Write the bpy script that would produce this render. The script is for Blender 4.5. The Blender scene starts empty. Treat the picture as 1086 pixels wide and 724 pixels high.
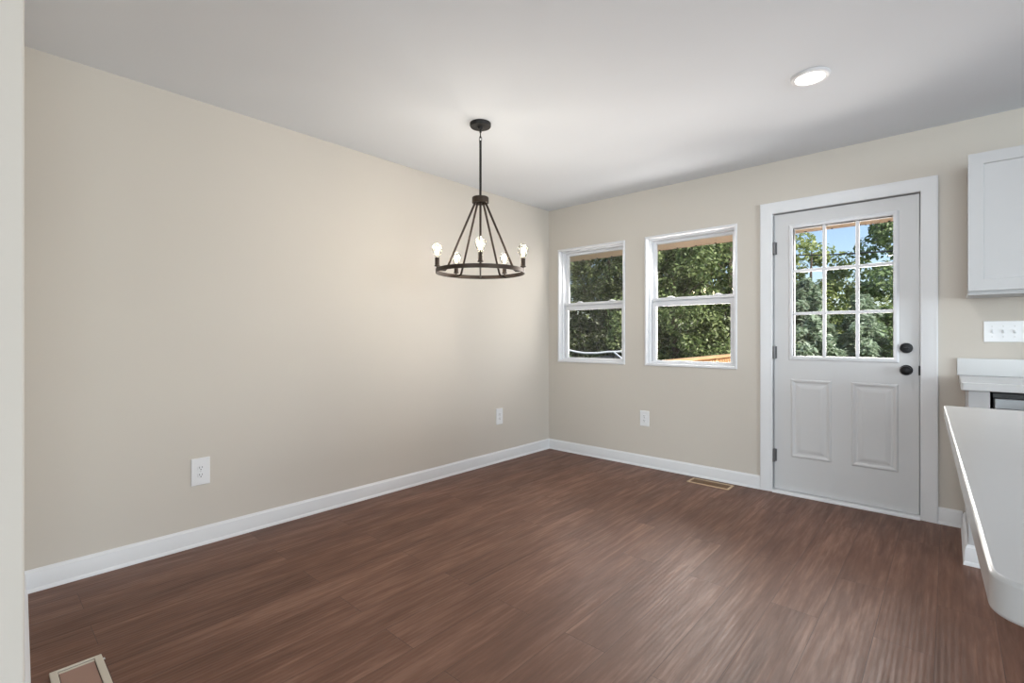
import bpy, math, random
import numpy as np
from mathutils import Vector, Matrix

C = bpy.context.scene.collection
scene = bpy.context.scene
PI = math.pi
R = math.radians

# ------------------------------------------------------------------ camera
CAM = Vector((3.061, -3.970, 1.142))
cd = bpy.data.cameras.new('camera')
cam = bpy.data.objects.new('camera', cd); C.objects.link(cam)
cam.location = CAM
cam.rotation_euler = (R(90), 0, R(41.99))
cd.sensor_width = 36.0
cd.lens = 36.0 * 514.0 / 1086.0
cd.shift_y = -4.5 / 1086.0
cd.clip_start = 0.02; cd.clip_end = 300
scene.camera = cam
scene.cycles.sample_clamp_indirect = 3.0

# ------------------------------------------------------------------ view, world, sun, large lights
vs = scene.view_settings
vs.view_transform = 'Standard'; vs.look = 'None'; vs.gamma = 1.0; vs.use_curve_mapping = False
vs.exposure = 0.28

SKY_STRENGTH = 0.16
SUN_STRENGTH = 6.2
BULB_WATT = 2.0
DOWNLIGHT_WATT = 6.0
WINDOW_WATT = 13.0
DOOR_WATT = 20.0
REAR_FILL_WATT = 265.0
SIDE_FILL_WATT = 225.0

w = bpy.data.worlds.new('sky'); scene.world = w; w.use_nodes = True
nt = w.node_tree; nt.nodes.clear()
out = nt.nodes.new('ShaderNodeOutputWorld'); bg = nt.nodes.new('ShaderNodeBackground')
sk = nt.nodes.new('ShaderNodeTexSky'); sk.sky_type = 'NISHITA'; sk.sun_disc = False
sk.sun_elevation = R(48); sk.sun_rotation = R(75); sk.air_density = 1.0; sk.dust_density = 0.6; sk.ozone_density = 1.6
bg.inputs['Strength'].default_value = SKY_STRENGTH
nt.links.new(sk.outputs[0], bg.inputs[0]); nt.links.new(bg.outputs[0], out.inputs[0])

sd = bpy.data.lights.new('sun', 'SUN'); sd.energy = SUN_STRENGTH; sd.angle = R(2); sd.color = (1, .95, .86)
sun = bpy.data.objects.new('sun', sd); C.objects.link(sun)
sun.rotation_euler = Vector((-1, .42, -.9)).to_track_quat('-Z', 'Y').to_euler()


def area(name, loc, direction, sx, sy, watt, col=(1, 1, 1), parent=None):
    d = bpy.data.lights.new(name, 'AREA'); d.shape = 'RECTANGLE'; d.size = sx; d.size_y = sy
    d.energy = watt; d.color = col
    o = bpy.data.objects.new(name, d); C.objects.link(o); o.location = loc
    o.rotation_euler = Vector(direction).to_track_quat('-Z', 'Y').to_euler()
    if parent: o.parent = parent
    return o


# daylight entering by the two windows and the door glass; unseen fill lamps added right and behind the camera
area('daylight_and_fill', (.497, .17, 1.46), (.05, -1, -.25), .62, 1.0, WINDOW_WATT * .7, (1, .95, .89))
area('daylight_and_fill', (1.456, .17, 1.46), (0, -1, -.25), .62, 1.0, WINDOW_WATT * 2.0, (1, .95, .89))
area('daylight_and_fill', (2.51, .17, 1.47), (0, -1, -.25), .54, .9, DOOR_WATT, (1, .95, .89))
area('daylight_and_fill', (9.1, -3.7, 1.35), (-1, .05, .2), 3.6, 1.7, SIDE_FILL_WATT, (.83, .94, 1))  # fill lamp added to brighten the left wall, its window is made up
area('daylight_and_fill', (4.8, -11.8, 1.35), (-.1, 1, .2), 3.6, 1.7, REAR_FILL_WATT, (.83, .94, 1))  # fill lamp added behind the camera, its window is made up


# ------------------------------------------------------------------ materials
def mat(name, col, rough=.5, metal=0., spec=.5, bump=None, noise=None, coat=0.):
    m = bpy.data.materials.new(name); m.use_nodes = True
    n = m.node_tree.nodes; l = m.node_tree.links; b = n['Principled BSDF']
    b.inputs['Base Color'].default_value = (*col, 1)
    b.inputs['Roughness'].default_value = rough
    b.inputs['Metallic'].default_value = metal
    b.inputs['Specular IOR Level'].default_value = spec
    b.inputs['Coat Weight'].default_value = coat
    tc = n.new('ShaderNodeTexCoord')
    if noise:
        sc, amt = noise
        t = n.new('ShaderNodeTexNoise'); t.inputs['Scale'].default_value = sc; t.inputs['Detail'].default_value = 4
        l.new(tc.outputs['Object'], t.inputs['Vector'])
        r = n.new('ShaderNodeMapRange')
        r.inputs['To Min'].default_value = 1 - amt; r.inputs['To Max'].default_value = 1 + amt
        l.new(t.outputs['Fac'], r.inputs['Value'])
        hs = n.new('ShaderNodeHueSaturation'); hs.inputs['Color'].default_value = (*col, 1)
        l.new(r.outputs[0], hs.inputs['Value']); l.new(hs.outputs[0], b.inputs['Base Color'])
    if bump:
        sc, st, dist = bump
        t = n.new('ShaderNodeTexNoise'); t.inputs['Scale'].default_value = sc; t.inputs['Detail'].default_value = 3
        l.new(tc.outputs['Object'], t.inputs['Vector'])
        bp = n.new('ShaderNodeBump'); bp.inputs['Strength'].default_value = st; bp.inputs['Distance'].default_value = dist
        l.new(t.outputs['Fac'], bp.inputs['Height']); l.new(bp.outputs[0], b.inputs['Normal'])
    return m


def glass(name, tint=(1, 1, 1), ior=1.45, rough=0.0):
    m = bpy.data.materials.new(name); m.use_nodes = True
    n = m.node_tree.nodes; l = m.node_tree.links; n.clear()
    o = n.new('ShaderNodeOutputMaterial'); mx = n.new('ShaderNodeMixShader')
    t = n.new('ShaderNodeBsdfTransparent'); t.inputs[0].default_value = (*tint, 1)
    g = n.new('ShaderNodeBsdfGlossy'); g.inputs['Roughness'].default_value = rough
    f = n.new('ShaderNodeFresnel'); f.inputs['IOR'].default_value = ior
    l.new(f.outputs[0], mx.inputs[0]); l.new(t.outputs[0], mx.inputs[1]); l.new(g.outputs[0], mx.inputs[2])
    l.new(mx.outputs[0], o.inputs[0])
    return m


def frosted(name):
    m = glass(name, (1, .99, .96), 1.2, .05)
    n = m.node_tree.nodes; l = m.node_tree.links
    o = next(k for k in n if k.type == 'OUTPUT_MATERIAL'); a = o.inputs[0].links[0].from_socket
    t = n.new('ShaderNodeBsdfTranslucent'); t.inputs[0].default_value = (.98, .95, .88, 1)
    mx = n.new('ShaderNodeMixShader'); mx.inputs[0].default_value = .014
    l.new(a, mx.inputs[1]); l.new(t.outputs[0], mx.inputs[2]); l.new(mx.outputs[0], o.inputs[0])
    return m


def emit(name, col, s):
    m = bpy.data.materials.new(name); m.use_nodes = True
    n = m.node_tree.nodes; l = m.node_tree.links; n.clear()
    o = n.new('ShaderNodeOutputMaterial'); e = n.new('ShaderNodeEmission')
    e.inputs[0].default_value = (*col, 1); e.inputs[1].default_value = s
    l.new(e.outputs[0], o.inputs[0])
    return m


def floor_material():
    m = bpy.data.materials.new('floor_planks'); m.use_nodes = True
    n = m.node_tree.nodes; l = m.node_tree.links; b = n['Principled BSDF']
    tc = n.new('ShaderNodeTexCoord'); sp = n.new('ShaderNodeSeparateXYZ'); l.new(tc.outputs['Object'], sp.inputs[0])
    cb = n.new('ShaderNodeCombineXYZ'); l.new(sp.outputs['Y'], cb.inputs['X']); l.new(sp.outputs['X'], cb.inputs['Y'])
    br = n.new('ShaderNodeTexBrick'); l.new(cb.outputs[0], br.inputs['Vector'])
    br.inputs['Color1'].default_value = (0, 0, 0, 1); br.inputs['Color2'].default_value = (1, 1, 1, 1)
    br.inputs['Mortar'].default_value = (.5, .5, .5, 1); br.inputs['Scale'].default_value = 1
    br.inputs['Mortar Size'].default_value = .0011; br.inputs['Mortar Smooth'].default_value = .2
    br.inputs['Brick Width'].default_value = 1.22; br.inputs['Row Height'].default_value = .178
    br.offset = .37; br.offset_frequency = 2; br.squash = 1
    rnd = n.new('ShaderNodeSeparateColor'); l.new(br.outputs['Color'], rnd.inputs[0])
    def scaled(sy, sx, rz):
        a = n.new('ShaderNodeMath'); a.operation = 'MULTIPLY'; a.inputs[1].default_value = sy; l.new(sp.outputs['Y'], a.inputs[0])
        c = n.new('ShaderNodeMath'); c.operation = 'MULTIPLY'; c.inputs[1].default_value = sx; l.new(sp.outputs['X'], c.inputs[0])
        d = n.new('ShaderNodeMath'); d.operation = 'MULTIPLY'; d.inputs[1].default_value = rz; l.new(rnd.outputs[0], d.inputs[0])
        k = n.new('ShaderNodeCombineXYZ'); l.new(a.outputs[0], k.inputs[0]); l.new(c.outputs[0], k.inputs[1]); l.new(d.outputs[0], k.inputs[2])
        return k
    n1 = n.new('ShaderNodeTexNoise'); n1.inputs['Scale'].default_value = 1; n1.inputs['Detail'].default_value = 5; n1.inputs['Roughness'].default_value = .6
    l.new(scaled(1.15, 7.5, 31).outputs[0], n1.inputs['Vector'])
    n2 = n.new('ShaderNodeTexNoise'); n2.inputs['Scale'].default_value = 1; n2.inputs['Detail'].default_value = 4; n2.inputs['Distortion'].default_value = .4
    l.new(scaled(4.2, 40, 17).outputs[0], n2.inputs['Vector'])
    n3 = n.new('ShaderNodeTexNoise'); n3.inputs['Scale'].default_value = 1; n3.inputs['Detail'].default_value = 3
    l.new(scaled(1.6, 42, 53).outputs[0], n3.inputs['Vector'])
    n4 = n.new('ShaderNodeTexNoise'); n4.inputs['Scale'].default_value = 1; n4.inputs['Detail'].default_value = 2
    l.new(scaled(16, 190, 5).outputs[0], n4.inputs['Vector'])
    wv = n.new('ShaderNodeTexWave'); wv.wave_type = 'BANDS'; wv.bands_direction = 'Y'
    wv.inputs['Scale'].default_value = 1.0; wv.inputs['Distortion'].default_value = 7
    wv.inputs['Detail'].default_value = 2; wv.inputs['Detail Scale'].default_value = .35
    l.new(scaled(1.1, 17, 23).outputs[0], wv.inputs['Vector'])
    def ramp(src, a, b_):
        r = n.new('ShaderNodeMapRange'); r.inputs['From Min'].default_value = a; r.inputs['From Max'].default_value = b_
        l.new(src, r.inputs['Value']); return r.outputs[0]
    def math_(op, x, y):
        k = n.new('ShaderNodeMath'); k.operation = op
        for i, v in enumerate((x, y)):
            if isinstance(v, (int, float)): k.inputs[i].default_value = v
            else: l.new(v, k.inputs[i])
        return k.outputs[0]
    g1 = ramp(n1.outputs['Fac'], .3, .72)
    g2 = ramp(n2.outputs['Fac'], .35, .7)
    g3 = wv.outputs['Fac']
    g4 = ramp(n3.outputs['Fac'], .55, .80)
    s = math_('ADD', math_('MULTIPLY', g1, .44), math_('MULTIPLY', g2, .22))
    s = math_('ADD', s, math_('MULTIPLY', g3, .05))
    s = math_('ADD', s, math_('MULTIPLY', g4, .30))
    s = math_('ADD', s, math_('MULTIPLY', ramp(n4.outputs['Fac'], .3, .7), .12))
    s = math_('ADD', s, math_('MULTIPLY', rnd.outputs[0], .09))
    cr = n.new('ShaderNodeValToRGB'); l.new(s, cr.inputs[0])
    e = cr.color_ramp.elements
    e[0].position = .15; e[0].color = (.088, .039, .023, 1)
    e[1].position = .88; e[1].color = (.255, .140, .096, 1)
    k = e.new(.48); k.color = (.143, .067, .042, 1)
    mx = n.new('ShaderNodeMix'); mx.data_type = 'RGBA'
    l.new(br.outputs['Fac'], mx.inputs['Factor']); l.new(cr.outputs[0], mx.inputs['A'])
    mx.inputs['B'].default_value = (.055, .026, .019, 1)
    l.new(mx.outputs['Result'], b.inputs['Base Color'])
    rr = n.new('ShaderNodeMapRange'); rr.inputs['To Min'].default_value = .50; rr.inputs['To Max'].default_value = .40
    l.new(g2, rr.inputs['Value']); l.new(rr.outputs[0], b.inputs['Roughness'])
    b.inputs['Specular IOR Level'].default_value = .33
    h = math_('ADD', math_('MULTIPLY', n4.outputs['Fac'], .5), math_('MULTIPLY', g3, .6))
    h = math_('SUBTRACT', h, br.outputs['Fac'])
    bp = n.new('ShaderNodeBump'); bp.inputs['Strength'].default_value = .4; bp.inputs['Distance'].default_value = .0016
    l.new(h, bp.inputs['Height']); l.new(bp.outputs[0], b.inputs['Normal'])
    return m


def leaf_material(name, c0, c1, c2, trans=.38):
    m = bpy.data.materials.new(name); m.use_nodes = True
    n = m.node_tree.nodes; l = m.node_tree.links; b = n['Principled BSDF']; o = n['Material Output']
    g = n.new('ShaderNodeNewGeometry'); cr = n.new('ShaderNodeValToRGB'); l.new(g.outputs['Random Per Island'], cr.inputs[0])
    e = cr.color_ramp.elements
    e[0].color = (*c0, 1); e[1].color = (*c2, 1); k = e.new(.5); k.color = (*c1, 1)
    l.new(cr.outputs[0], b.inputs['Base Color']); b.inputs['Roughness'].default_value = .45
    t = n.new('ShaderNodeBsdfTranslucent'); l.new(cr.outputs[0], t.inputs[0])
    mx = n.new('ShaderNodeMixShader'); mx.inputs[0].default_value = trans
    l.new(b.outputs[0], mx.inputs[1]); l.new(t.outputs[0], mx.inputs[2]); l.new(mx.outputs[0], o.inputs[0])
    return m


def wood_material(name, c0, c1, axis='Y'):
    m = bpy.data.materials.new(name); m.use_nodes = True
    n = m.node_tree.nodes; l = m.node_tree.links; b = n['Principled BSDF']
    tc = n.new('ShaderNodeTexCoord'); mp = n.new('ShaderNodeMapping'); l.new(tc.outputs['Object'], mp.inputs[0])
    mp.inputs['Scale'].default_value = {'Y': (30, 1.5, 30), 'Z': (30, 30, 1.5), 'X': (1.5, 30, 30)}[axis]
    t = n.new('ShaderNodeTexNoise'); t.inputs['Detail'].default_value = 5; t.inputs['Scale'].default_value = 1
    l.new(mp.outputs[0], t.inputs['Vector'])
    cr = n.new('ShaderNodeValToRGB'); l.new(t.outputs['Fac'], cr.inputs[0])
    cr.color_ramp.elements[0].position = .3; cr.color_ramp.elements[0].color = (*c0, 1)
    cr.color_ramp.elements[1].position = .7; cr.color_ramp.elements[1].color = (*c1, 1)
    l.new(cr.outputs[0], b.inputs['Base Color']); b.inputs['Roughness'].default_value = .7
    return m


M = {}
M['wall'] = mat('beige_paint', (.60, .560, .505), .75, spec=.25, bump=(220, .08, .0006), noise=(1.2, .012))
M['ceiling'] = mat('ceiling_paint', (.765, .80, .845), .9, spec=.1, bump=(160, .1, .0008))
M['trim'] = mat('white_trim_paint', (.74, .75, .77), .42, spec=.4)
M['vinyl'] = mat('white_vinyl', (.72, .73, .755), .35)
M['door'] = mat('white_door_paint', (.62, .625, .635), .45, spec=.4, bump=(90, .03, .0005))
M['cabinet'] = mat('white_cabinet_paint', (.50, .505, .515), .4)
M['quartz'] = mat('white_quartz', (.55, .555, .56), .22, spec=.5, noise=(7, .02))
M['floor'] = floor_material()
M['plate'] = mat('white_plate_plastic', (.80, .81, .83), .3)
M['slot'] = mat('dark_slot', (.03, .03, .03), .6)
M['black'] = mat('matte_black_metal', (.012, .012, .013), .38, .6)
M['bronze'] = mat('dark_bronze_metal', (.045, .032, .024), .42, .75, noise=(60, .25))
M['blackiron'] = mat('black_iron', (.016, .015, .015), .45, .5)
M['hinge'] = mat('satin_nickel', (.16, .16, .165), .45, .6)
M['steel'] = mat('stainless_steel', (.30, .31, .32), .32, .9, bump=(300, .02, .0003))
M['dark'] = mat('black_plastic', (.012, .012, .013), .35)
M['tan'] = mat('tan_register_enamel', (.55, .40, .25), .45)
M['brownvent'] = mat('brown_register_enamel', (.17, .085, .03), .5)
M['beige'] = mat('beige_register_enamel', (.56, .51, .43), .45)
M['rosevent'] = mat('pinkish_brown_register', (.30, .18, .14), .5)
M['ductdark'] = mat('dark_duct', (.05, .035, .025), .7)
M['glass'] = glass('window_glass', ior=1.38)
M['bulbglass'] = frosted('bulb_glass')
M['filament'] = emit('glowing_filament', (1, .82, .56), 38)
M['lens'] = emit('downlight_lens', (1, .95, .89), 6)
M['screw'] = mat('screw_metal', (.6, .6, .6), .35, .8)
M['soffit'] = mat('tan_soffit', (.84, .72, .60), .6)
M['fascia'] = mat('pinkish_tan_fascia', (.78, .60, .50), .6)
M['deck'] = wood_material('fresh_orange_lumber', (.50, .29, .14), (.63, .42, .23))
M['grass'] = mat('lawn', (.07, .11, .035), .95, noise=(3, .35))
M['bark'] = mat('bark', (.10, .075, .055), .9, bump=(25, .6, .02))
M['cable'] = mat('pale_cable', (.62, .64, .66), .5)
M['tarp'] = mat('dark_tarp', (.022, .024, .028), .55, bump=(6, .5, .05))
M['wire'] = mat('dark_wire', (.03, .03, .035), .6)
M['leaf_dark'] = leaf_material('leaves_dark', (.03, .045, .014), (.075, .10, .03), (.20, .235, .09))
M['leaf_mid'] = leaf_material('leaves_mid', (.06, .095, .03), (.15, .21, .07), (.36, .42, .19))
M['leaf_yellow'] = leaf_material('leaves_yellow_green', (.14, .20, .05), (.31, .38, .12), (.50, .55, .25))
M['leaf_green'] = leaf_material('leaves_fresh_green', (.09, .15, .05), (.23, .33, .13), (.42, .53, .26))
M['needle'] = leaf_material('needles_blue_green', (.17, .24, .14), (.36, .47, .33), (.58, .66, .54))


# ------------------------------------------------------------------ mesh builder
class MB:
    def __init__(s): s.v = []; s.f = []

    def add(s, vs_, fs):
        o = len(s.v); s.v += [tuple(p) for p in vs_]; s.f += [tuple(i + o for i in q) for q in fs]; return s

    def box(s, x0, x1, y0, y1, z0, z1):
        return s.add([(x0, y0, z0), (x1, y0, z0), (x1, y1, z0), (x0, y1, z0), (x0, y0, z1), (x1, y0, z1), (x1, y1, z1), (x0, y1, z1)],
                     [(0, 3, 2, 1), (4, 5, 6, 7), (0, 1, 5, 4), (1, 2, 6, 5), (2, 3, 7, 6), (3, 0, 4, 7)])

    def tube(s, pts, r, n=12, cap=True):
        pts = [Vector(p) for p in pts]; rr = r if isinstance(r, (list, tuple)) else [r] * len(pts)
        base = len(s.v); prev = None
        for i, p in enumerate(pts):
            a = pts[max(i - 1, 0)]; b = pts[min(i + 1, len(pts) - 1)]; t = (b - a).normalized()
            if prev is None:
                u = t.orthogonal().normalized()
            else:
                u = (prev - t * prev.dot(t)).normalized()
            prev = u; v = t.cross(u)
            for k in range(n):
                an = 2 * PI * k / n; s.v.append(tuple(p + (u * math.cos(an) + v * math.sin(an)) * rr[i]))
        for i in range(len(pts) - 1):
            for k in range(n):
                a = base + i * n + k; b = base + i * n + (k + 1) % n
                s.f.append((a, b, b + n, a + n))
        if cap:
            s.f.append(tuple(base + k for k in reversed(range(n))))
            s.f.append(tuple(base + (len(pts) - 1) * n + k for k in range(n)))
        return s

    def loop(s, pts, r, n=10):
        """closed tube"""
        pts = [Vector(p) for p in pts]; N = len(pts); base = len(s.v)
        nrm = Vector((0, 0, 0))
        for i in range(N): nrm += (pts[i] - pts[0]).cross(pts[(i + 1) % N] - pts[0])
        nrm.normalize()
        for i, p in enumerate(pts):
            t = (pts[(i + 1) % N] - pts[i - 1]).normalized(); u = t.cross(nrm).normalized()
            for k in range(n):
                an = 2 * PI * k / n; s.v.append(tuple(p + (u * math.cos(an) + nrm * math.sin(an)) * r))
        for i in range(N):
            for k in range(n):
                a = base + i * n + k; b = base + i * n + (k + 1) % n
                c = base + ((i + 1) % N) * n + (k + 1) % n; d = base + ((i + 1) % N) * n + k
                s.f.append((a, b, c, d))
        return s

    def lathe(s, prof, c=(0, 0, 0), axis='z', n=32, closed=False):
        """prof: (radius, height) list; capped where radius is 0"""
        base = len(s.v); m = len(prof)
        for (r, h) in prof:
            for k in range(n):
                a = 2 * PI * k / n; x, y, z = r * math.cos(a), r * math.sin(a), h
                if axis == 'y': x, y, z = x, -h, y
                s.v.append((c[0] + x, c[1] + y, c[2] + z))
        segs = m if closed else m - 1
        for i in range(segs):
            j = (i + 1) % m
            for k in range(n):
                k2 = (k + 1) % n
                s.f.append((base + i * n + k, base + i * n + k2, base + j * n + k2, base + j * n + k))
        if not closed:
            s.f.append(tuple(base + k for k in reversed(range(n))))
            s.f.append(tuple(base + (m - 1) * n + k for k in range(n)))
        return s

    def prism(s, poly, z0, z1):
        n = len(poly)
        return s.add([(x, y, z0) for x, y in poly] + [(x, y, z1) for x, y in poly],
                     [tuple(reversed(range(n))), tuple(range(n, 2 * n))] + [(i, (i + 1) % n, n + (i + 1) % n, n + i) for i in range(n)])

    def panel(s, x0, x1, z0, z1, holes, y0, y1):
        """slab in the xz plane with rectangular holes (x0,x1,z0,z1)"""
        xs = sorted({x0, x1} | {v for h in holes for v in h[:2] if x0 < v < x1})
        zs = sorted({z0, z1} | {v for h in holes for v in h[2:] if z0 < v < z1})
        def solid(i, k):
            if not (0 <= i < len(xs) - 1 and 0 <= k < len(zs) - 1): return False
            cx = (xs[i] + xs[i + 1]) / 2; cz = (zs[k] + zs[k + 1]) / 2
            return not any(h[0] < cx < h[1] and h[2] < cz < h[3] for h in holes)
        idx = {}
        def vid(i, j, k):
            if (i, j, k) not in idx:
                idx[(i, j, k)] = len(s.v); s.v.append((xs[i], (y0, y1)[j], zs[k]))
            return idx[(i, j, k)]
        for i in range(len(xs) - 1):
            for k in range(len(zs) - 1):
                if not solid(i, k): continue
                s.f.append((vid(i, 0, k), vid(i + 1, 0, k), vid(i + 1, 0, k + 1), vid(i, 0, k + 1)))
                s.f.append((vid(i, 1, k), vid(i, 1, k + 1), vid(i + 1, 1, k + 1), vid(i + 1, 1, k)))
                if not solid(i - 1, k): s.f.append((vid(i, 0, k), vid(i, 0, k + 1), vid(i, 1, k + 1), vid(i, 1, k)))
                if not solid(i + 1, k): s.f.append((vid(i + 1, 0, k), vid(i + 1, 1, k), vid(i + 1, 1, k + 1), vid(i + 1, 0, k + 1)))
                if not solid(i, k - 1): s.f.append((vid(i, 0, k), vid(i, 1, k), vid(i + 1, 1, k), vid(i + 1, 0, k)))
                if not solid(i, k + 1): s.f.append((vid(i, 0, k + 1), vid(i + 1, 0, k + 1), vid(i + 1, 1, k + 1), vid(i, 1, k + 1)))
        return s

    def frame(s, x0, x1, z0, z1, prof, y=0., closed=True):
        """mitred frame round a rectangle; prof = (outward offset, protrusion towards -y), closed polygon"""
        m = len(prof); base = len(s.v)
        for (u, v) in prof:
            zb = z0 - u if closed else z0
            for (X, Z) in ((x0 - u, zb), (x0 - u, z1 + u), (x1 + u, z1 + u), (x1 + u, zb)):
                s.v.append((X, y - v, Z))
        for i in range(m):
            j = (i + 1) % m
            for k in range(4 if closed else 3):
                k2 = (k + 1) % 4
                s.f.append((base + i * 4 + k, base + i * 4 + k2, base + j * 4 + k2, base + j * 4 + k))
        if not closed:
            s.f.append(tuple(base + i * 4 for i in range(m))); s.f.append(tuple(base + i * 4 + 3 for i in reversed(range(m))))
        return s

    def run(s, prof, p0, p1, nrm):
        """profile (distance from wall, height) extruded from p0 to p1, nrm = into the room"""
        m = len(prof); base = len(s.v); nx, ny = nrm
        for p in (p0, p1):
            for (d, z) in prof: s.v.append((p[0] + nx * d, p[1] + ny * d, z))
        for i in range(m):
            j = (i + 1) % m; s.f.append((base + i, base + j, base + m + j, base + m + i))
        s.f.append(tuple(base + i for i in reversed(range(m)))); s.f.append(tuple(base + m + i for i in range(m)))
        return s

    def sweep(s, prof, pts):
        """profile (distance, height) swept along a floor polyline, mitred, distance to the right of travel"""
        m = len(prof); base = len(s.v); N = len(pts); P = [Vector(p) for p in pts]
        nr = []
        for i in range(N - 1):
            e = (P[i + 1] - P[i]).normalized(); nr.append(Vector((e.y, -e.x)))
        for i in range(N):
            if i == 0: k = nr[0]
            elif i == N - 1: k = nr[-1]
            else:
                k = nr[i - 1] + nr[i]; k = k / (1 + nr[i - 1].dot(nr[i]))
            for (d_, z) in prof: s.v.append((P[i].x + k.x * d_, P[i].y + k.y * d_, z))
        for q in range(N - 1):
            for i in range(m):
                j = (i + 1) % m; a = base + q * m
                s.f.append((a + i, a + j, a + m + j, a + m + i))
        s.f.append(tuple(base + i for i in reversed(range(m)))); s.f.append(tuple(base + (N - 1) * m + i for i in range(m)))
        return s

    def build(s, name, m, parent=None, smooth=None, bevel=0., seg=2):
        me = bpy.data.meshes.new(name); me.from_pydata(s.v, [], s.f); me.update()
        import bmesh
        bm = bmesh.new(); bm.from_mesh(me); bmesh.ops.recalc_face_normals(bm, faces=bm.faces); bm.to_mesh(me); bm.free()
        me.materials.append(m)
        o = bpy.data.objects.new(name, me); C.objects.link(o)
        if parent is not None: o.parent = parent
        if smooth is not None:
            me.polygons.foreach_set('use_smooth', [True] * len(me.polygons)); me.set_sharp_from_angle(angle=R(smooth))
        if bevel:
            b = o.modifiers.new('bevel', 'BEVEL'); b.width = bevel; b.segments = seg; b.limit_method = 'ANGLE'; b.angle_limit = R(40)
            b.harden_normals = False
        return o


def tag(o, label=None, cat=None, group=None, kind=None):
    if label: o['label'] = label
    if cat: o['category'] = cat
    if group: o['group'] = group
    if kind: o['kind'] = kind
    return o


def empty(name, loc=(0, 0, 0), rz=0., **k):
    o = bpy.data.objects.new(name, None); C.objects.link(o); o.empty_display_size = .1
    o.location = loc; o.rotation_euler = (0, 0, rz)
    return tag(o, **k)


def copy_tree(o, parent=None):
    c = o.copy(); C.objects.link(c)
    if parent is not None: c.parent = parent
    for ch in list(o.children): copy_tree(ch, c)
    return c


# ------------------------------------------------------------------ room shell
H = 2.44
XR, YF = 9.2, -12.0
WIN = [(.119, .874), (1.069, 1.843)]
WZ0, WZ1 = .893, 2.025
DX0, DX1, DZ1 = 2.096, 2.931, 2.055

tag(MB().box(-.15, XR + .15, YF - .15, .15, -.06, 0).build('floor', M['floor']),
    'dark reddish-brown wood plank floor', 'floor', kind='structure')
tag(MB().box(-.15, XR + .15, YF - .15, .15, H, H + .1).build('ceiling', M['ceiling']),
    'plain white ceiling', 'ceiling', kind='structure')
tag(MB().box(-.15, 0, YF, 0, 0, H).build('wall_left', M['wall']),
    'long plain beige wall behind the chandelier', 'wall', kind='structure')
mb = MB().panel(-.15, XR + .15, 0, H, [(a + .012, b - .012, WZ0 + .012, WZ1 - .012) for a, b in WIN] + [(DX0 - .02, DX1 + .02, 0, DZ1 + .02)], 0, .15)
tag(mb.build('wall_back', M['wall']), 'beige wall holding two windows and the white door', 'wall', kind='structure')
wr = MB().panel(YF, 0, 0, H, [(-5.5, -1.9, .5, 2.2)], 0, .15)  # opening made up to go with the side fill lamp
wr.v = [(XR + y_, x_, z_) for x_, y_, z_ in wr.v]
tag(wr.build('wall_right', M['wall']), 'beige kitchen wall out of the picture on the right', 'wall', kind='structure')
mb = MB().panel(-.15, XR + .15, 0, H, [(3.0, 6.6, .5, 2.2)], YF - .15, YF)  # opening made up to go with the rear fill lamp
tag(mb.build('wall_front', M['wall']), 'beige wall behind the camera', 'wall', kind='structure')
# short wall returning at the left edge of the picture
RW = [(-.01, -3.826), (1.547, -3.895), (1.547, -4.03), (-.01, -4.03)]
tag(MB().prism(RW, 0, H).build('wall_near', M['wall'], bevel=.004),
    'end of the beige partition at the left edge of the photo', 'wall', kind='structure')

# baseboards
BB = [(0, 0), (.019, 0), (.0185, .008), (.015, .015), (.013, .017), (.013, .076), (.0115, .081), (.0115, .087), (.007, .093), (.005, .1), (0, .1)]
tag(MB().run(BB, (0, -3.83), (0, 0), (1, 0)).build('baseboard_left', M['trim'], smooth=25),
    'white baseboard along the long left wall', 'baseboard', kind='structure')
mb = MB().run(BB, (0, 0), (DX0 - .085, 0), (0, -1)).run(BB, (DX1 + .081, 0), (3.125, 0), (0, -1))
tag(mb.build('baseboard_back', M['trim'], smooth=25), 'white baseboard under the windows and beside the door', 'baseboard', kind='structure')
d = Vector((RW[1][0] - RW[0][0], RW[1][1] - RW[0][1])).normalized(); nn = (-d.y, d.x)
mb = MB().sweep(BB, [RW[2], RW[1], RW[0]])
tag(mb.build('baseboard_near', M['trim'], smooth=25), 'white baseboard on the partition at the left edge of the photo', 'baseboard', kind='structure')


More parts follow.
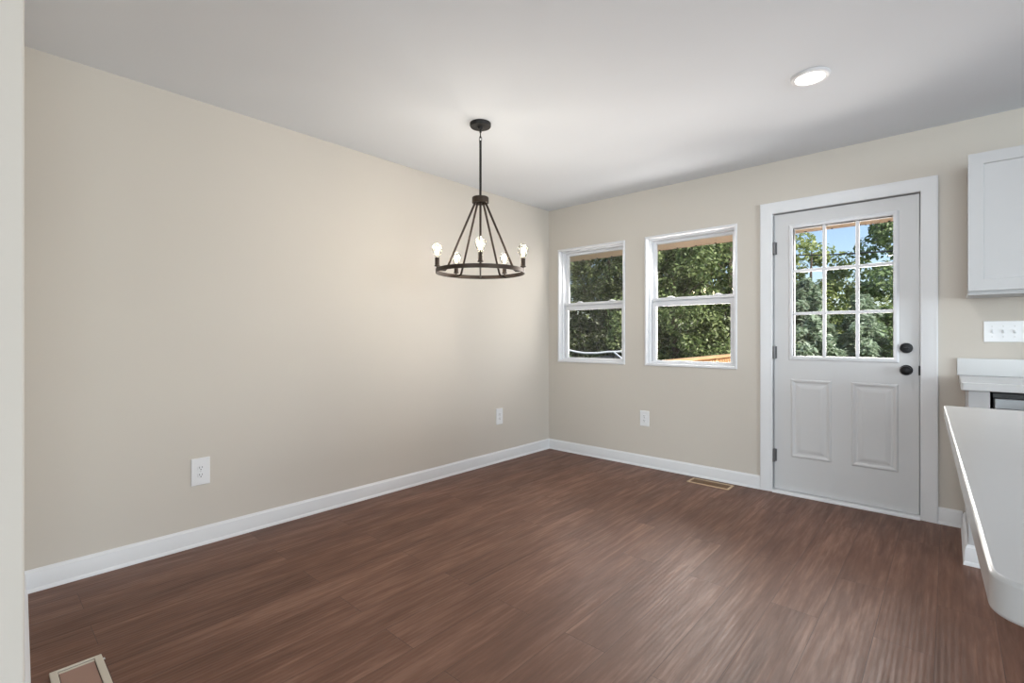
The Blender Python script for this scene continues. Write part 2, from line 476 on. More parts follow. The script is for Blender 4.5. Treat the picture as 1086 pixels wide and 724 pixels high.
# ------------------------------------------------------------------ windows
def window(n, x0, x1, label):
    root = empty('window_%d' % n, ((x0 + x1) / 2, 0, WZ0), label=label, cat='window', kind='structure')
    hw = (x1 - x0) / 2; h = WZ1 - WZ0
    f = MB()
    # slim trim with a rounded face round the opening, then the jamb liner
    f.frame(-hw + .02, hw - .02, .02, h - .02, [(0, -.10), (0, .008), (.004, .012), (.016, .012), (.02, .008), (.02, 0), (.008, 0), (.008, -.10)], 0)
    f.frame(-hw + .036, hw - .036, .036, h - .036, [(0, -.125), (0, -.045), (.006, -.038), (.016, -.038), (.016, -.125)], 0)
    f.build('window_frame', M['vinyl'], root, smooth=30)
    zm = 1.452 - WZ0
    # upper sash (outer track)
    up = MB().frame(-hw + .066, hw - .066, zm + .030, h - .061, [(0, -.115), (0, -.098), (.006, -.092), (.034, -.092), (.034, -.115)], 0).build('upper_sash', M['vinyl'], root, smooth=30)
    gx = hw - .062; lean = .003 if n == 2 else 0   # the second pane leans a touch into the room
    pv = [(sx * gx, yy - lean * sz, zm + .026 if sz < 0 else h - .057) for yy in (.1045, .1075) for sz in (-1, 1) for sx in (-1, 1)]
    MB().add(pv, [(0, 1, 3, 2), (4, 6, 7, 5), (0, 4, 5, 1), (2, 3, 7, 6), (0, 2, 6, 4), (1, 5, 7, 3)]).build('pane', M['glass'], up)
    # lower sash (inner track)
    lo = MB()
    lo.frame(-hw + .074, hw - .074, .047, zm - .038, [(0, -.09), (0, -.071), (.006, -.064), (.034, -.064), (.034, -.09)], 0)
    lo.box(-hw + .04, hw - .04, .060, .095, zm + .010, zm + .034).box(-hw + .04, hw - .04, .086, .095, zm - .012, zm + .012)
    lo = lo.build('lower_sash', M['vinyl'], root, smooth=30, bevel=.0015)
    MB().box(-hw + .07, hw - .07, .079, .083, .043, zm - .029).build('pane', M['glass'], lo)
    for sx in ((-.165, .195) if n == 1 else (-.185, .215)):
        k = MB().lathe([(.026, 0), (.026, .006), (.02, .011), (.006, .014)], (sx, .078, zm + .033), n=20)
        k.box(sx - .034, sx + .034, .068, .088, zm + .033, zm + .039)
        k.build('sash_lock', M['vinyl'], lo, smooth=40)
    return root


window(1, *WIN[0], 'smaller-looking white sash window nearest the room corner')
window(2, *WIN[1], 'white sash window closest to the white door')

# ------------------------------------------------------------------ back door
root = empty('door_1', ((DX0 + DX1) / 2, 0, 0), label='white exterior door with a nine-pane window and two embossed panels', cat='door', kind='structure')
xc = (DX0 + DX1) / 2
L0, L1, G0, G1 = 2.222 - xc, 2.796 - xc, 1.004, 1.932
a0, a1 = DX0 + .003 - xc, DX1 - .005 - xc
slab = MB().panel(a0, a1, .022, 2.048, [(L0, L1, G0, G1)], .018, .062).build('door_slab', M['door'], root, bevel=.0015)
fr = MB().frame(L0, L1, G0, G1, [(0, -.06), (0, .004), (.006, .008), (.016, .008), (.026, .004), (.03, 0), (.03, -.005), (-.002, -.06)], .018)
lf = fr.build('window_lite_frame', M['vinyl'], root, smooth=30)
mu = MB(); gw = (L1 - L0) / 3; gh = (G1 - G0) / 3; mw = .0105
for k in (1, 2):
    mu.box(L0 + gw * k - mw, L0 + gw * k + mw, .024, .040, G0, G1)
for k in (1, 2):
    mu.box(L0, L1, .0235, .0405, G0 + gh * k - mw, G0 + gh * k + mw)
mu.build('muntin_grid', M['vinyl'], lf, bevel=.003)
MB().box(L0 - .004, L1 + .004, .032, .036, G0 - .004, G1 + .004).build('pane', M['glass'], lf)
for (p0, p1) in ((2.208, 2.458), (2.572, 2.822)):
    e = MB(); p0 -= xc; p1 -= xc; z0, z1 = .272, .838
    e.frame(p0 + .03, p1 - .03, z0 + .03, z1 - .03, [(.03, -.002), (.03, 0), (.024, .006), (.017, .007), (.010, .004), (.003, -.0005), (0, -.002)], .018)
    e.frame(p0 + .068, p1 - .068, z0 + .068, z1 - .068, [(.03, -.002), (.03, 0), (.004, .007), (0, .007), (0, -.002)], .018)
    e.box(p0 + .064, p1 - .064, .0112, .020, z0 + .064, z1 - .064)
    e.build('embossed_panel', M['door'], root, smooth=20)
for z in (1.80, 1.03, .27):
    hb = MB().tube([(a0 + .003, -.002, z - .045), (a0 + .003, -.002, z + .045)], .0085, 12)
    hb.box(a0 + .002, a0 + .018, .012, .019, z - .045, z + .045)
    hb.box(a0 - .001, a0 + .007, -.002, .016, z - .044, z + .044)
    for q in (-.046, .046): hb.lathe([(.002, -.004), (.006, -.002), (.006, .002), (.002, .004)], (a0 + .003, -.002, z + q), n=12)
    tag(hb.build('hinge', M['hinge'], root, smooth=40), 'grey metal hinge on the left edge')
kx = 2.862 - xc
db = MB().lathe([(.033, 0), (.033, .010), (.029, .018), (.010, .020)], (kx, .018, 1.073), 'y', 32)
db = tag(db.build('deadbolt', M['black'], root, smooth=35), 'round matte black deadbolt')
MB().box(kx - .015, kx + .015, -.016, -.002, 1.067, 1.079).build('thumb_turn', M['black'], db, bevel=.003)
kn = MB().lathe([(.033, 0), (.033, .007), (.028, .012), (.014, .016), (.012, .034), (.020, .040), (.0285, .048), (.030, .058), (.026, .068), (.014, .073), (.003, .0735)], (kx, .018, .932), 'y', 32)
tag(kn.build('door_knob', M['black'], root, smooth=35), 'round matte black knob')
MB().box(a1 - .004, a1 + .010, .006, .03, .902, .962).build('strike_plate', M['black'], root, bevel=.002)

# jamb, casing, threshold
jb = MB()
jb.frame(DX0 - .003, DX1 + .003, 0, DZ1, [(0, .004), (0, -.15), (.017, -.15), (.017, .004)], 0, closed=False)
jb.frame(DX0 + .012, DX1 - .012, 0, DZ1 - .012, [(0, -.066), (0, -.10), (.015, -.10), (.015, -.066)], 0, closed=False)
CP = [(0, 0), (0, .010), (.006, .013), (.012, .012), (.020, .014), (.056, .019), (.066, .019), (.076, .021), (.082, .019), (.083, .015), (.083, 0)]
jb.frame(DX0 - .003, DX1 + .001, 0, DZ1 - .001, CP, 0, closed=False)
tag(jb.build('trim_1', M['trim'], smooth=25), 'white moulded casing around the exterior door', 'trim', kind='structure')
th = MB().run([(-.06, 0), (.028, 0), (.028, .008), (.018, .018), (-.06, .021)], (DX0 - .001, 0), (DX1 + .001, 0), (0, -1))
tag(th.build('trim_2', M['trim'], smooth=25), 'white sill strip under the exterior door', 'trim', kind='structure')


# ------------------------------------------------------------------ wall plates
def outlet(loc, rz, label, w_=.082, h_=.132):
    r = empty('wall_outlet', loc, rz, label=label, cat='outlet', group='duplex outlets on the beige walls')
    hw, hh = w_ / 2, h_ / 2
    p = MB().frame(-hw + .006, hw - .006, -hh + .006, hh - .006, [(0, .0055), (.0035, .0055), (.006, .003), (.006, 0), (0, 0)], 0)
    p.box(-hw + .006, hw - .006, -.0055, 0, -hh + .006, hh - .006)
    p.build('cover_plate', M['plate'], r, smooth=30)
    for z in (-.0195, .0195):
        poly = []
        for k in range(24):
            a = 2 * PI * k / 24; poly.append((max(-.0145, min(.0145, .0172 * math.cos(a))), .0172 * math.sin(a) * .85))
        b = MB(); n = len(poly)
        b.add([(x, -.0055, z + q) for x, q in poly] + [(x, -.0085, z + q) for x, q in poly],
              [tuple(range(n)), tuple(range(n, 2 * n))] + [(i, (i + 1) % n, n + (i + 1) % n, n + i) for i in range(n)])
        rc = b.build('receptacle', M['plate'], r)
        s = MB()
        s.box(-.0075, -.0052, -.009, -.0084, z - .001, z + .0085); s.box(.0052, .0075, -.009, -.0084, z, z + .0085)
        s.lathe([(.0028, .0084), (.0028, .009)], (0, 0, z - .0075), 'y', 12)
        tag(s.build('slots', M['slot'], rc), 'dark plug slots')
    MB().lathe([(.003, .0055), (.003, .0068), (.001, .0072)], (0, 0, 0), 'y', 12).build('screw', M['screw'], r, smooth=40)
    return r


outlet((0, -3.134, .404), PI / 2, 'white duplex outlet low on the long left wall, nearest the camera', .09, .148)
outlet((0, -.743, .417), PI / 2, 'white duplex outlet low on the left wall, close to the room corner', .086, .145)
outlet((1.066, 0, .425), 0, 'white duplex outlet on the window wall, below the gap between the windows', .086, .135)

r = empty('light_switch', (3.3195, 0, 1.175), 0, label='wide white switch plate with toggles under the wall cabinet', cat='switch')
p = MB().frame(-.0985, .0985, -.055, .055, [(0, .0055), (.0035, .0055), (.006, .003), (.006, 0), (0, 0)], 0)
p.box(-.0985, .0985, -.0055, 0, -.055, .055)
p.build('cover_plate', M['plate'], r, smooth=30)
for k in range(4):
    x = -.069 + .046 * k
    MB().add([(x - .005, -.0055, -.011), (x + .005, -.0055, -.011), (x + .005, -.0055, .011), (x - .005, -.0055, .011),
              (x - .004, -.016, .002), (x + .004, -.016, .002), (x + .004, -.013, .012), (x - .004, -.013, .012)],
             [(0, 3, 2, 1), (4, 5, 6, 7), (0, 1, 5, 4), (1, 2, 6, 5), (2, 3, 7, 6), (3, 0, 4, 7)]).build('toggle', M['plate'], r, bevel=.001)
    for z in (-.03, .03):
        MB().lathe([(.003, .0055), (.003, .0068), (.001, .0072)], (x, 0, z), 'y', 10).build('screw', M['screw'], r, smooth=40)

# ------------------------------------------------------------------ kitchen run on the back wall
KX = 3.136; KE = 4.75
CF = -.625
# end panel
r = empty('cabinet_end_panel', ((KX + 3.214) / 2, 0, 0), label='narrow white cabinet end panel left of the dishwasher', cat='cabinet')
hw = (3.214 - KX) / 2
MB().box(-hw, hw, CF, -.002, 0, .874).build('side_panel', M['cabinet'], r, bevel=.002)
SH = [(0, 0), (.019, 0), (.0185, .010), (.015, .018), (.013, .019), (.013, .076), (.0115, .081), (.0115, .087), (.007, .093), (.005, .1), (0, .1)]
b = MB().sweep(SH, [(-hw, -.022), (-hw, CF), (hw, CF)])
b.build('base_moulding', M['trim'], r, smooth=25)
# dishwasher
r = empty('dishwasher', (3.52, 0, 0), label='stainless dishwasher under the counter on the back wall', cat='dishwasher')
DW0, DW1 = 3.219 - 3.52, 3.819 - 3.52
MB().box(DW0 + .008, DW1 - .008, -.56, -.02, .1, .862).box(DW0 + .03, DW1 - .03, -.53, -.05, 0, .1).build('tub_housing', M['dark'], r)
dr = MB().box(DW0 + .004, DW1 - .004, -.625, -.56, .105, .775).build('door_panel', M['steel'], r, bevel=.004)
cp = MB().box(DW0 + .010, DW1 - .004, -.615, -.56, .790, .842).build('control_panel', M['steel'], r, bevel=.004)
MB().tube([(DW0 + .06, -.655, .72), (DW1 - .06, -.655, .72)], .010, 14).tube([(DW0 + .08, -.655, .72), (DW0 + .08, -.62, .72)], .007).tube([(DW1 - .08, -.655, .72), (DW1 - .08, -.62, .72)], .007).build('bar_handle', M['steel'], dr, smooth=40)
MB().box(DW0 + .03, DW1 - .03, -.54, -.53, 0, .1).build('toe_kick', M['dark'], r)


def shaker(mbx, x0, x1, z0, z1, yf, t=.019, rail=.058, rec=.008):
    mbx.panel(x0, x1, z0, z1, [(x0 + rail, x1 - rail, z0 + rail, z1 - rail)], yf, yf + t)
    mbx.frame(x0 + rail + .003, x1 - rail - .003, z0 + rail + .003, z1 - rail - .003, [(.003, -rec), (.003, -.001), (0, -rec)], yf)
    mbx.box(x0 + rail - .004, x1 - rail + .004, yf + rec, yf + t - .001, z0 + rail - .004, z1 - rail + .004)
    return mbx


def base_cabinet(loc, rz, wid, dep, label, ndoors=2):
    r = empty('base_cabinet', loc, rz, label=label, cat='cabinet')
    hw = wid / 2
    MB().box(-hw, hw, -dep + .02, -.003, .1, .874).build('carcass', M['cabinet'], r, bevel=.0015)
    MB().box(-hw + .004, hw - .004, -dep + .09, -.01, 0, .1).build('toe_kick', M['cabinet'], r)
    dw = wid / ndoors
    for k in range(ndoors):
        x0 = -hw + dw * k + .003; x1 = x0 + dw - .006
        dd = shaker(MB(), x0, x1, .112, .70, -dep).build('door', M['cabinet'], r)
        hx = x1 - .03 if k % 2 == 0 else x0 + .03
        MB().tube([(hx, -dep - .028, .55), (hx, -dep - .028, .67)], .005, 10).tube([(hx, -dep - .028, .56), (hx, -dep, .56)], .004, 8).tube([(hx, -dep - .028, .66), (hx, -dep, .66)], .004, 8).build('handle', M['black'], dd, smooth=40)
        dw_ = shaker(MB(), x0, x1, .706, .866, -dep, rail=.04).build('drawer', M['cabinet'], r)
        MB().lathe([(.006, 0), (.006, .014), (.014, .02), (.013, .027), (.004, .03)], ((x0 + x1) / 2, -dep, .786), 'y', 16).build('knob', M['black'], dw_, smooth=40)
    return r


base_cabinet((4.285, 0, 0), 0, .92, .61, 'white base cabinet right of the dishwasher')


def rounded(x0, x1, y0, y1, rad, corners):
    """rectangle polygon; corners: set of 'bl','br','tr','tl' to round"""
    P = []
    for key, cx, cy, a in (('bl', x0, y0, 180), ('br', x1, y0, 270), ('tr', x1, y1, 0), ('tl', x0, y1, 90)):
        if key in corners:
            sx = 1 if 'l' in key else -1; sy = 1 if 'b' in key else -1
            for k in range(9):
                t = R(a + 90 * k / 8); P.append((cx + sx * rad + rad * math.cos(t), cy + sy * rad + rad * math.sin(t)))
        else:
            P.append((cx, cy))
    return P


ct = empty('countertop', (3.93, 0, .875), label='white stone countertop and splash strip against the back wall', cat='countertop')
MB().prism(rounded(3.109 - 3.93, KE + .02 - 3.93, -.645, -.001, .012, {'bl'}), 0, .040).build('worktop', M['quartz'], ct, bevel=.004, seg=3)
MB().box(3.100 - 3.93, KE + .02 - 3.93, -.021, -.001, .0405, .142).build('backsplash', M['quartz'], ct, bevel=.002)

# wall cabinet
r = empty('wall_cabinet', (3.14 + .38, 0, 1.372), label='white shaker wall cabinet above the switch plate', cat='cabinet')
MB().box(-.375, .38, -.305, -.002, 0.006, .772).box(-.38, .38, -.31, -.002, 0, .012).build('carcass', M['cabinet'], r, bevel=.0015)
for k in (0, 1):
    x0 = -.378 + .38 * k; x1 = x0 + .375
    dd = shaker(MB(), x0, x1, .022, .768, -.327, rail=.060).build('door', M['cabinet'], r)

# peninsula worktop in the near right corner and its cabinet
IR = R(1.55)
isl = empty('countertop', (3.05, -1.796, .875), IR, label='long white stone countertop in the near right foreground', cat='countertop')
MB().prism(rounded(0, 1.02, -1.535, 0, .035, {'bl', 'br'}), 0, .039).build('worktop', M['quartz'], isl, smooth=35, bevel=.004, seg=3)
base_cabinet((3.05 + .36, -2.44, 0), IR + PI / 2, 1.15, .61, 'white base cabinet under the long foreground countertop', 2)


# ------------------------------------------------------------------ floor registers
def register(name, loc, rz, L, W, fm, sm, label, border, nl):
    r = empty(name, loc, rz, label=label, cat='floor vent')
    hl, hw = L / 2, W / 2
    f = MB()
    bw = border
    f.box(-hl, hl, -hw, -hw + bw, 0, .004).box(-hl, hl, hw - bw, hw, 0, .004)
    f.box(-hl, -hl + bw, -hw + bw, hw - bw, 0, .004).box(hl - bw, hl, -hw + bw, hw - bw, 0, .004)
    f.build('flange', fm, r, bevel=.0015)
    MB().box(-hl + bw, hl - bw, -hw + bw, hw - bw, .0002, .0008).build('duct_opening', M['ductdark'], r)
    lv = MB(); n = nl
    for k in range(n):
        x = -hl + bw + (L - 2 * bw) * (k + .5) / n; t = (L - 2 * bw) / n * .34
        lv.box(x - t, x + t, -hw + bw, hw - bw, .0009, .0032)
    lv.box(-hl + bw, hl - bw, -.003, .003, .0009, .0036)
    lv.build('louvers', sm, r)
    return r


register('floor_vent', (1.682, -.132, 0), 0, .32, .135, M['tan'], M['brownvent'], 'small tan-rimmed brown floor vent under the larger window', .018, 26)

# second register at the bottom left: pale rim, stepped inner lip and a pinkish brown damper plate
r = empty('floor_vent', (.958, -3.731, 0), R(0), label='pale beige floor vent at the bottom left of the photo', cat='floor vent')
hl, hw = .16, .0685
f = MB()
f.box(-hl, -hl + .011, -hw, hw, 0, .006).box(hl - .022, hl, -hw, hw, 0, .006)
f.box(-hl + .011, hl - .022, -hw, -hw + .021, 0, .006).box(-hl + .011, hl - .022, hw - .021, hw, 0, .006)
f.build('flange', M['beige'], r, bevel=.0025)
MB().box(-hl + .011, hl - .022, -hw + .021, hw - .021, .0002, .0009).build('duct_opening', M['ductdark'], r)
MB().box(-hl + .0165, -hl + .0275, -hw + .022, hw - .022, .0009, .0035).build('inner_lip', M['beige'], r, bevel=.001)
MB().box(-hl + .0285, hl - .026, -hw + .023, hw - .023, .0009, .003).build('damper_plate', M['rosevent'], r, bevel=.0008)
MB().box(-hl + .03, -hl + .042, hw, hw + .005, .001, .004).build('lever', M['screw'], r, bevel=.001)


# ------------------------------------------------------------------ downlights
def downlight(x, y, label, group='round recessed ceiling lights'):
    r = empty('ceiling_downlight', (x, y, H), label=label, cat='ceiling light', group=group)
    MB().lathe([(.086, 0), (.086, -.004), (.080, -.010), (.066, -.012), (.064, -.006), (.064, 0)], n=48, closed=True).build('trim_ring', M['trim'], r, smooth=35)
    MB().lathe([(.0645, -.001), (.0645, -.007), (.03, -.0085), (.002, -.009)], n=40).build('lens', M['lens'], r, smooth=40)
    d = bpy.data.lights.new('lamp', 'AREA'); d.shape = 'DISK'; d.size = .12; d.energy = DOWNLIGHT_WATT; d.color = (.98, .985, 1)
    o = bpy.data.objects.new('lamp', d); C.objects.link(o); o.parent = r; o.location = (0, 0, -.014)
    return r


downlight(2.550, -1.184, 'round recessed ceiling light glowing right of the chandelier')
for (x, y, t) in ((5.1, -1.5, 'added fill downlight over the kitchen counter, out of the picture'),
                  (5.1, -3.2, 'added fill downlight beside the foreground counter, out of the picture'),
                  (2.4, -5.6, 'added fill downlight behind the camera, left one'),
                  (4.5, -5.6, 'added fill downlight behind the camera, right one')):
    downlight(x, y, t)  # unseen downlights added as extra fill for the room


# ------------------------------------------------------------------ chandelier
cx_, cy_ = .948, -1.909
ch = empty('chandelier', (cx_, cy_, 0), label='dark ring chandelier with five glowing bulbs hanging from the ceiling', cat='chandelier')
MB().lathe([(.064, 2.44), (.064, 2.424), (.060, 2.418), (.018, 2.416), (.016, 2.408), (.007, 2.404), (.006, 2.385)], n=40).build('canopy', M['blackiron'], ch, smooth=35)
lk = MB()
def link(zc, hh, wx, ang):
    pts = []
    for k in range(20):
        a = 2 * PI * k / 20; u = wx * math.cos(a); pts.append((u * math.cos(ang), u * math.sin(ang), zc + hh * math.sin(a)))
    return pts
MB().loop(link(2.372, .020, .008, R(132)), .0026, 8).build('chain_link', M['blackiron'], ch, smooth=60)
MB().loop(link(2.345, .017, .0075, R(30)), .0024, 8).build('chain_link', M['blackiron'], ch, smooth=60)
MB().lathe([(.002, 2.338), (.0075, 2.334), (.0075, 2.322), (.0072, 2.32), (.0072, 1.99), (.0095, 1.985)], n=16).build('stem', M['blackiron'], ch, smooth=35)
MB().lathe([(.010, 1.994), (.048, 1.992), (.051, 1.988), (.051, 1.958), (.048, 1.955), (.040, 1.955), (.040, 1.972), (.012, 1.974), (.012, 1.957), (.003, 1.954)], n=40).build('hub', M['bronze'], ch, smooth=35)
RR, zt, zb = .2665, 1.551, 1.527
MB().lathe([(RR + .003, zb), (RR + .003, zt), (RR - .003, zt), (RR - .003, zb)], n=96, closed=True).build('ring', M['bronze'], ch, smooth=35)
tocam = math.atan2(CAM.y - cy_, CAM.x - cx_)
bp = [(.0125, 0), (.0130, .008), (.0165, .018), (.0245, .033), (.0295, .048), (.0305, .058), (.0285, .070), (.0215, .0815), (.011, .0885), (.0015, .0900)]
for k in range(5):
    a = tocam + k * 2 * PI / 5; ux, uy = math.cos(a), math.sin(a)
    P = lambda r_, z: (r_ * ux, r_ * uy, z)
    MB().tube([P(.028, 1.968), P(.205, 1.556), P(.212, 1.546), P(.222, 1.539)], .0068, 10).build('rod', M['bronze'], ch, smooth=40)
    inner = -RR if k == 0 else .216
    MB().tube([P(inner, 1.538), P(RR + .004, 1.538)], .0055, 10).build('arm', M['bronze'], ch, smooth=40)
    sc = P(RR, 0)
    MB().lathe([(.004, 1.540), (.005, 1.556), (.016, 1.558), (.0165, 1.564), (.0135, 1.566), (.0135, 1.608), (.0125, 1.611), (.0105, 1.611), (.0105, 1.604)], (sc[0], sc[1], 0), n=24).build('socket', M['bronze'], ch, smooth=35)
    bl = MB().lathe(bp, (sc[0], sc[1], 1.606), n=28).build('bulb', M['bulbglass'], ch, smooth=60)
    fl = MB()
    for q in range(4):
        b_ = 2 * PI * q / 4 + .3
        fl.tube([(sc[0] + .005 * math.cos(b_), sc[1] + .005 * math.sin(b_), 1.628), (sc[0] + .009 * math.cos(b_ + .5), sc[1] + .009 * math.sin(b_ + .5), 1.670)], .0024, 8)
    tag(fl.build('filament', M['filament'], bl, smooth=60), 'glowing yellow-white filament')
    pl = bpy.data.lights.new('bulb_glow', 'POINT'); pl.energy = BULB_WATT; pl.shadow_soft_size = .002; pl.color = (1, .93, .83)
    po = bpy.data.objects.new('bulb_glow', pl); C.objects.link(po); po.parent = bl; po.location = (sc[0], sc[1], 1.682)

# ------------------------------------------------------------------ outside
GZ = -.6
tag(MB().box(-60, 60, .16, 90, GZ - .1, GZ).build('ground', M['grass']), 'grass yard outside', 'ground', kind='structure')
so = MB()
x = -1.2
while x < 7.2:
    so.box(x, x + .118, .15, 1.08, 2.102, 2.118); x += .12
so.box(-1.2, 7.2, .15, 1.08, 2.118, 2.13)
tag(so.build('soffit', M['soffit']), 'tan boarded roof overhang outside above the windows', 'soffit', kind='structure')
fa = tag(MB().box(-1.2, 7.2, 1.08, 1.105, 2.097, 2.26).build('fascia', M['fascia'], bevel=.003), 'pinkish tan board edging the roof overhang outside', 'fascia', kind='structure')
fb = MB(); x = -1.1
while x < 7.1:
    fb.lathe([(.011, 1.066 - 1.08), (.011, .002)], (x, 1.08, 2.105), 'y', 10); x += .2
fb.build('fasteners', M['wire'], fa)
dk = MB(); y = .2
while y < 6.1:
    dk.box(.1, 6.5, y, y + .138, -.14, -.10); y += .144
tag(dk.build('deck', M['deck']), 'wooden deck boards outside the door', 'deck', kind='structure')

rl = empty('deck_railing', (.36, 1.9, -.10), R(2.6), label='fresh orange timber deck railing seen through the window beside the door', cat='railing')
LEN = 4.2
MB().box(-.07, .07, 0, LEN, .907, .945).build('cap_rail', M['deck'], rl, bevel=.004)
MB().box(-.02, .02, .09, LEN - .02, .77, .905).build('side_board', M['deck'], rl, bevel=.003)
MB().box(-.02, .02, .09, LEN - .02, .10, .19).build('bottom_rail', M['deck'], rl, bevel=.003)
for q in (0.045, LEN / 2, LEN - .045):
    MB().box(-.045, .045, q - .045, q + .045, 0, .907).build('post', M['deck'], rl, bevel=.004)
q = .2
while q < LEN - .1:
    if abs(q - LEN / 2) > .08:
        MB().box(.02, .055, q - .017, q + .017, .10, .88).build('baluster', M['deck'], rl)
    q += .13


def thing_mesh(name, V, F, m, parent=None):
    me = bpy.data.meshes.new(name)
    V = np.asarray(V, dtype=np.float32); F = np.asarray(F, dtype=np.int32)
    me.vertices.add(len(V)); me.vertices.foreach_set('co', V.ravel())
    me.loops.add(F.size); me.loops.foreach_set('vertex_index', F.ravel())
    me.polygons.add(len(F)); me.polygons.foreach_set('loop_start', np.arange(0, F.size, 4, dtype=np.int32))
    me.polygons.foreach_set('loop_total', np.full(len(F), 4, dtype=np.int32))
    me.update(calc_edges=True); me.validate()
    me.materials.append(m)
    o = bpy.data.objects.new(name, me); C.objects.link(o)
    if parent is not None: o.parent = parent
    return o


def leaf_quads(P, N, size, rng, asp=.5):
    n = len(P)
    N = N / (np.linalg.norm(N, axis=1, keepdims=True) + 1e-9)
    t = rng.normal(size=(n, 3)); t -= N * (t * N).sum(1, keepdims=True); t /= np.linalg.norm(t, axis=1, keepdims=True) + 1e-9
    b = np.cross(N, t)
    s = size * rng.uniform(.6, 1.3, (n, 1))
    V = np.stack([P - t * s * .5, P + b * s * asp * .5 + N * s * .08, P + t * s * .5 - N * s * .06, P - b * s * asp * .5 + N * s * .08], 1).reshape(-1, 3)
    return V, np.arange(n * 4).reshape(-1, 4)


def broadleaf(seed, x, y, h, rad, n, size, mname, label, group, base=.0):
    rng = np.random.default_rng(seed)
    r = empty('tree', (x, y, GZ), label=label, cat='tree', group=group)
    nc = int(46 + rad * 22)
    d = rng.normal(size=(nc, 3)); d /= np.linalg.norm(d, axis=1, keepdims=True)
    rr = rng.uniform(.55, 1.0, (nc, 1))
    mid = h * (base + 1) / 2; half = h * (1 - base) / 2
    cc = d * rr * np.array([rad, rad, half * .92]); cc[:, 2] += mid
    ci = rng.integers(0, nc, n); cr = rng.uniform(.22, .46, nc) * (.5 + .35 * rad)
    o = rng.normal(size=(n, 3)); o /= np.linalg.norm(o, axis=1, keepdims=True); o *= rng.uniform(.4, 1, (n, 1)) ** .5
    P = cc[ci] + o * cr[ci][:, None] * np.array([1, 1, .75])
    N = o + np.array([0, 0, .55]) + rng.normal(size=(n, 3)) * .55
    P[:, 2] = np.maximum(P[:, 2], .05)
    V, F = leaf_quads(P, N, size, rng)
    thing_mesh('foliage', V, F, M[mname], r)
    t = MB().tube([(0, 0, 0), (.03, .02, h * .3), (-.03, .03, h * .6), (.02, 0, h * .88)], [.04 + .012 * h, .03 + .009 * h, .02 + .005 * h, .012], 9)
    for k in range(9):
        a = rng.uniform(0, 2 * PI); z0 = h * rng.uniform(.15, .6); q = rng.uniform(.4, .7) * rad
        t.tube([(0, .02, z0), (q * .5 * math.cos(a), q * .5 * math.sin(a), z0 + .12 * h), (q * math.cos(a), q * math.sin(a), z0 + .2 * h)], [.02, .013, .005], 6)
    t.build('trunk', M['bark'], r, smooth=60)
    return r


def conifer(seed, x, y, h, rad, n, mname, label, group):
    rng = np.random.default_rng(seed)
    r = empty('pine_tree', (x, y, GZ), label=label, cat='tree', group=group)
    tb = MB().tube([(0, 0, 0), (0, 0, h * .97)], [.04 + .012 * h, .01], 8)
    P = []; N = []
    nb = int(15 * h)
    per = n // nb
    for i in range(nb):
        z = h * (.04 + .93 * (i + rng.uniform(0, 1)) / nb); a = i * 2.39996 + rng.uniform(-.3, .3)
        L = rad * (1 - z / h) ** .8 * rng.uniform(.75, 1.12) + .06
        s = rng.uniform(0, 1, per) ** .6
        rise = .25 * L
        px = s * L; pz = z + rise * s - .45 * L * s ** 2
        sw = rng.normal(size=per) * .20 * L * (1 - .6 * s)
        ca, sa = math.cos(a), math.sin(a)
        P.append(np.stack([px * ca - sw * sa, px * sa + sw * ca, pz + rng.normal(size=per) * .045], 1))
        N.append(rng.normal(size=(per, 3)) * .5 + np.array([ca * .3, sa * .3, .9]))
        if i % 2 == 0:
            tb.tube([(0, 0, z), (L * .5 * ca, L * .5 * sa, z + .02 * L), (L * .9 * ca, L * .9 * sa, z - .14 * L)], [.014, .009, .004], 5)
    P = np.concatenate(P); N = np.concatenate(N); P[:, 2] = np.maximum(P[:, 2], .03)
    V, F = leaf_quads(P, N, .16, rng, .30)
    thing_mesh('needles', V, F, M[mname], r)
    tb.build('trunk', M['bark'], r, smooth=60)
    return r


GW = 'dense trees seen through the two windows'
GD = 'trees seen through the door glass'
# (seed, x, y, height, radius, leaves, leaf size, material, label)
for a in ((1, -6.6, 8.3, 5.6, 1.9, 15000, .12, 'leaf_mid', 'leafy tree at the left side of the corner window view'),
          (2, -4.4, 8.6, 5.8, 1.9, 15000, .11, 'leaf_dark', 'dark leafy tree filling the middle of the corner window view'),
          (3, -2.9, 8.2, 5.8, 1.7, 16000, .10, 'leaf_dark', 'dark leafy tree between the two window views'),
          (4, -1.9, 7.4, 4.9, 1.5, 15000, .10, 'leaf_mid', 'green leafy tree at the left of the view by the door-side window'),
          (6, -1.15, 7.5, 2.0, .85, 7000, .10, 'leaf_mid', 'low bush at the foot of the trees by the door-side window'),
          (5, -.95, 8.6, 5.4, 1.45, 15000, .12, 'leaf_mid', 'green leafy tree at the right of the view by the door-side window')):
    broadleaf(*a, GW)
for a in ((11, -9.0, 13.5, 8.0, 2.9, 14000, .17, 'leaf_dark', 'tall dark tree far behind the corner window, furthest left'),
          (12, -5.8, 14.0, 8.4, 2.8, 14000, .17, 'leaf_dark', 'tall dark tree far behind the corner window, on its right'),
          (13, -2.9, 13.5, 7.2, 2.3, 14000, .16, 'leaf_dark', 'tall dark tree far behind the door-side window')):
    broadleaf(*a, GW)
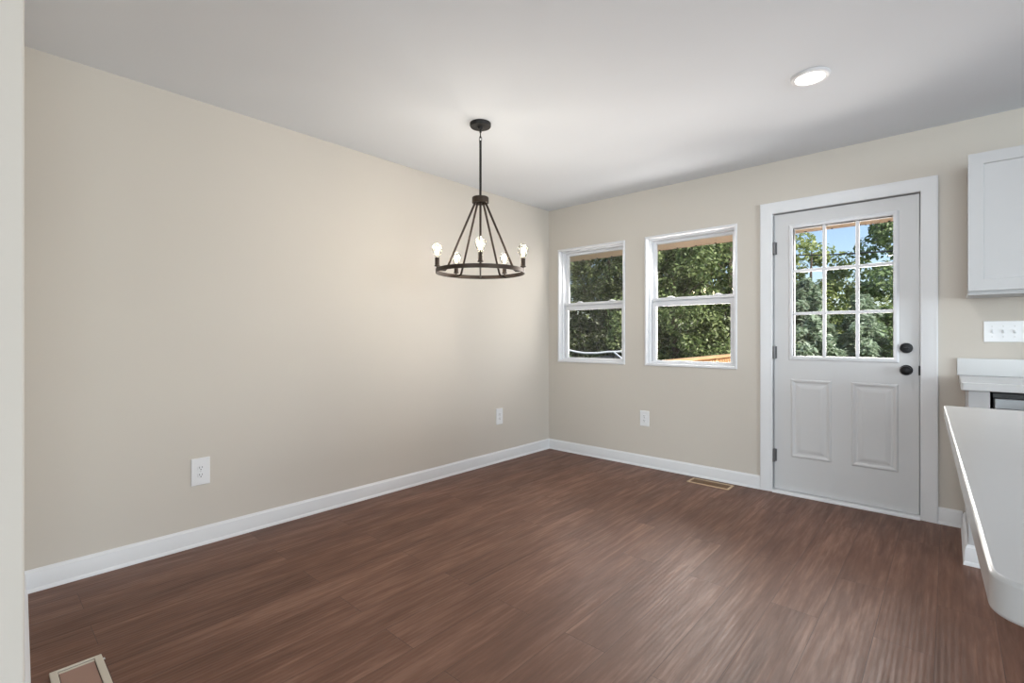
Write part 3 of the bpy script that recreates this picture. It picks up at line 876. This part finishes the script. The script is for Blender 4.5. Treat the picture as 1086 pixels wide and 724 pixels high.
for a in ((21, .25, 11.5, 4.9, 1.45, 15000, .13, 'leaf_yellow', 'yellow-green tree at the left of the door glass'),
          (22, 1.2, 15.5, 3.4, 1.8, 14000, .15, 'leaf_yellow', 'low yellow-green tree in the middle of the door glass'),
          (23, 2.7, 11.0, 5.6, 1.35, 15000, .13, 'leaf_green', 'tall green tree at the right of the door glass'),
          (24, 2.45, 8.6, 2.6, .9, 9000, .10, 'leaf_green', 'green bush at the lower right of the door glass'),
          (25, 4.6, 12.0, 5.5, 1.8, 9000, .14, 'leaf_mid', 'green tree hidden beyond the right of the door glass')):
    broadleaf(*a, GD)
conifer(31, .85, 7.8, 3.0, 1.15, 22000, 'needle', 'pale blue-green pine at the lower left of the door glass', GD)
conifer(32, 1.75, 8.2, 2.65, 1.0, 20000, 'needle', 'pale blue-green pine at the lower middle of the door glass', GD)

# utility wire crossing the sky
pts = [(-6.1, 18.6, 5.2), (-4.0, 15.6, 4.45), (-1.9, 12.55, 3.75), (.245, 9.5, 3.145), (1.3, 8.0, 2.86), (2.35, 6.5, 2.61), (4.6, 3.3, 2.28), (6.5, 1.11, 2.2)]
tag(MB().tube(pts, .013, 6).build('utility_wire', M['wire'], smooth=60), 'dark overhead wire crossing the sky in the door glass', 'wire')

# dark tarp heap and pale cable low in the corner window
tp = []
rng = np.random.default_rng(5)
V = []; F = []; nx, ny = 26, 10
for j in range(ny):
    for i in range(nx):
        u = i / (nx - 1); v = j / (ny - 1)
        z = 1.36 * (math.sin(PI * v) ** .5) * (.90 + .07 * math.sin(u * 9)) * min(1, 8 * u + .05, 8 * (1 - u) + .05) + rng.uniform(-.015, .015)
        V.append((-6.4 + 4.2 * u, 5.4 + 1.3 * v, GZ + max(0, z)))
for j in range(ny - 1):
    for i in range(nx - 1): F.append((j * nx + i, j * nx + i + 1, (j + 1) * nx + i + 1, (j + 1) * nx + i))
mb = MB(); mb.add(V, F); mb.add([(-6.4, 5.4, GZ), (-2.2, 5.4, GZ), (-2.2, 6.7, GZ), (-6.4, 6.7, GZ)], [(0, 1, 2, 3)])
tag(mb.build('tarp', M['tarp'], smooth=60), 'dark covered heap low behind the corner window', 'tarp')

cb = MB().tube([(-5.2, 6.05, .70), (-4.5, 6.05, .80), (-4.04, 6.05, .821), (-3.8, 6.05, .775), (-3.56, 6.05, .752), (-3.2, 6.05, .76), (-2.91, 6.05, .795), (-2.73, 6.05, .80), (-2.5, 6.05, .815), (-2.3, 6.05, .80)], .026, 8)
cb.tube([(-2.76, 6.05, .80), (-2.55, 5.85, .74), (-2.36, 5.7, .68), (-2.25, 5.6, .55)], .022, 8)
tag(cb.build('cable', M['cable'], smooth=60), 'pale cable lying along the dark heap behind the corner window', 'cable')
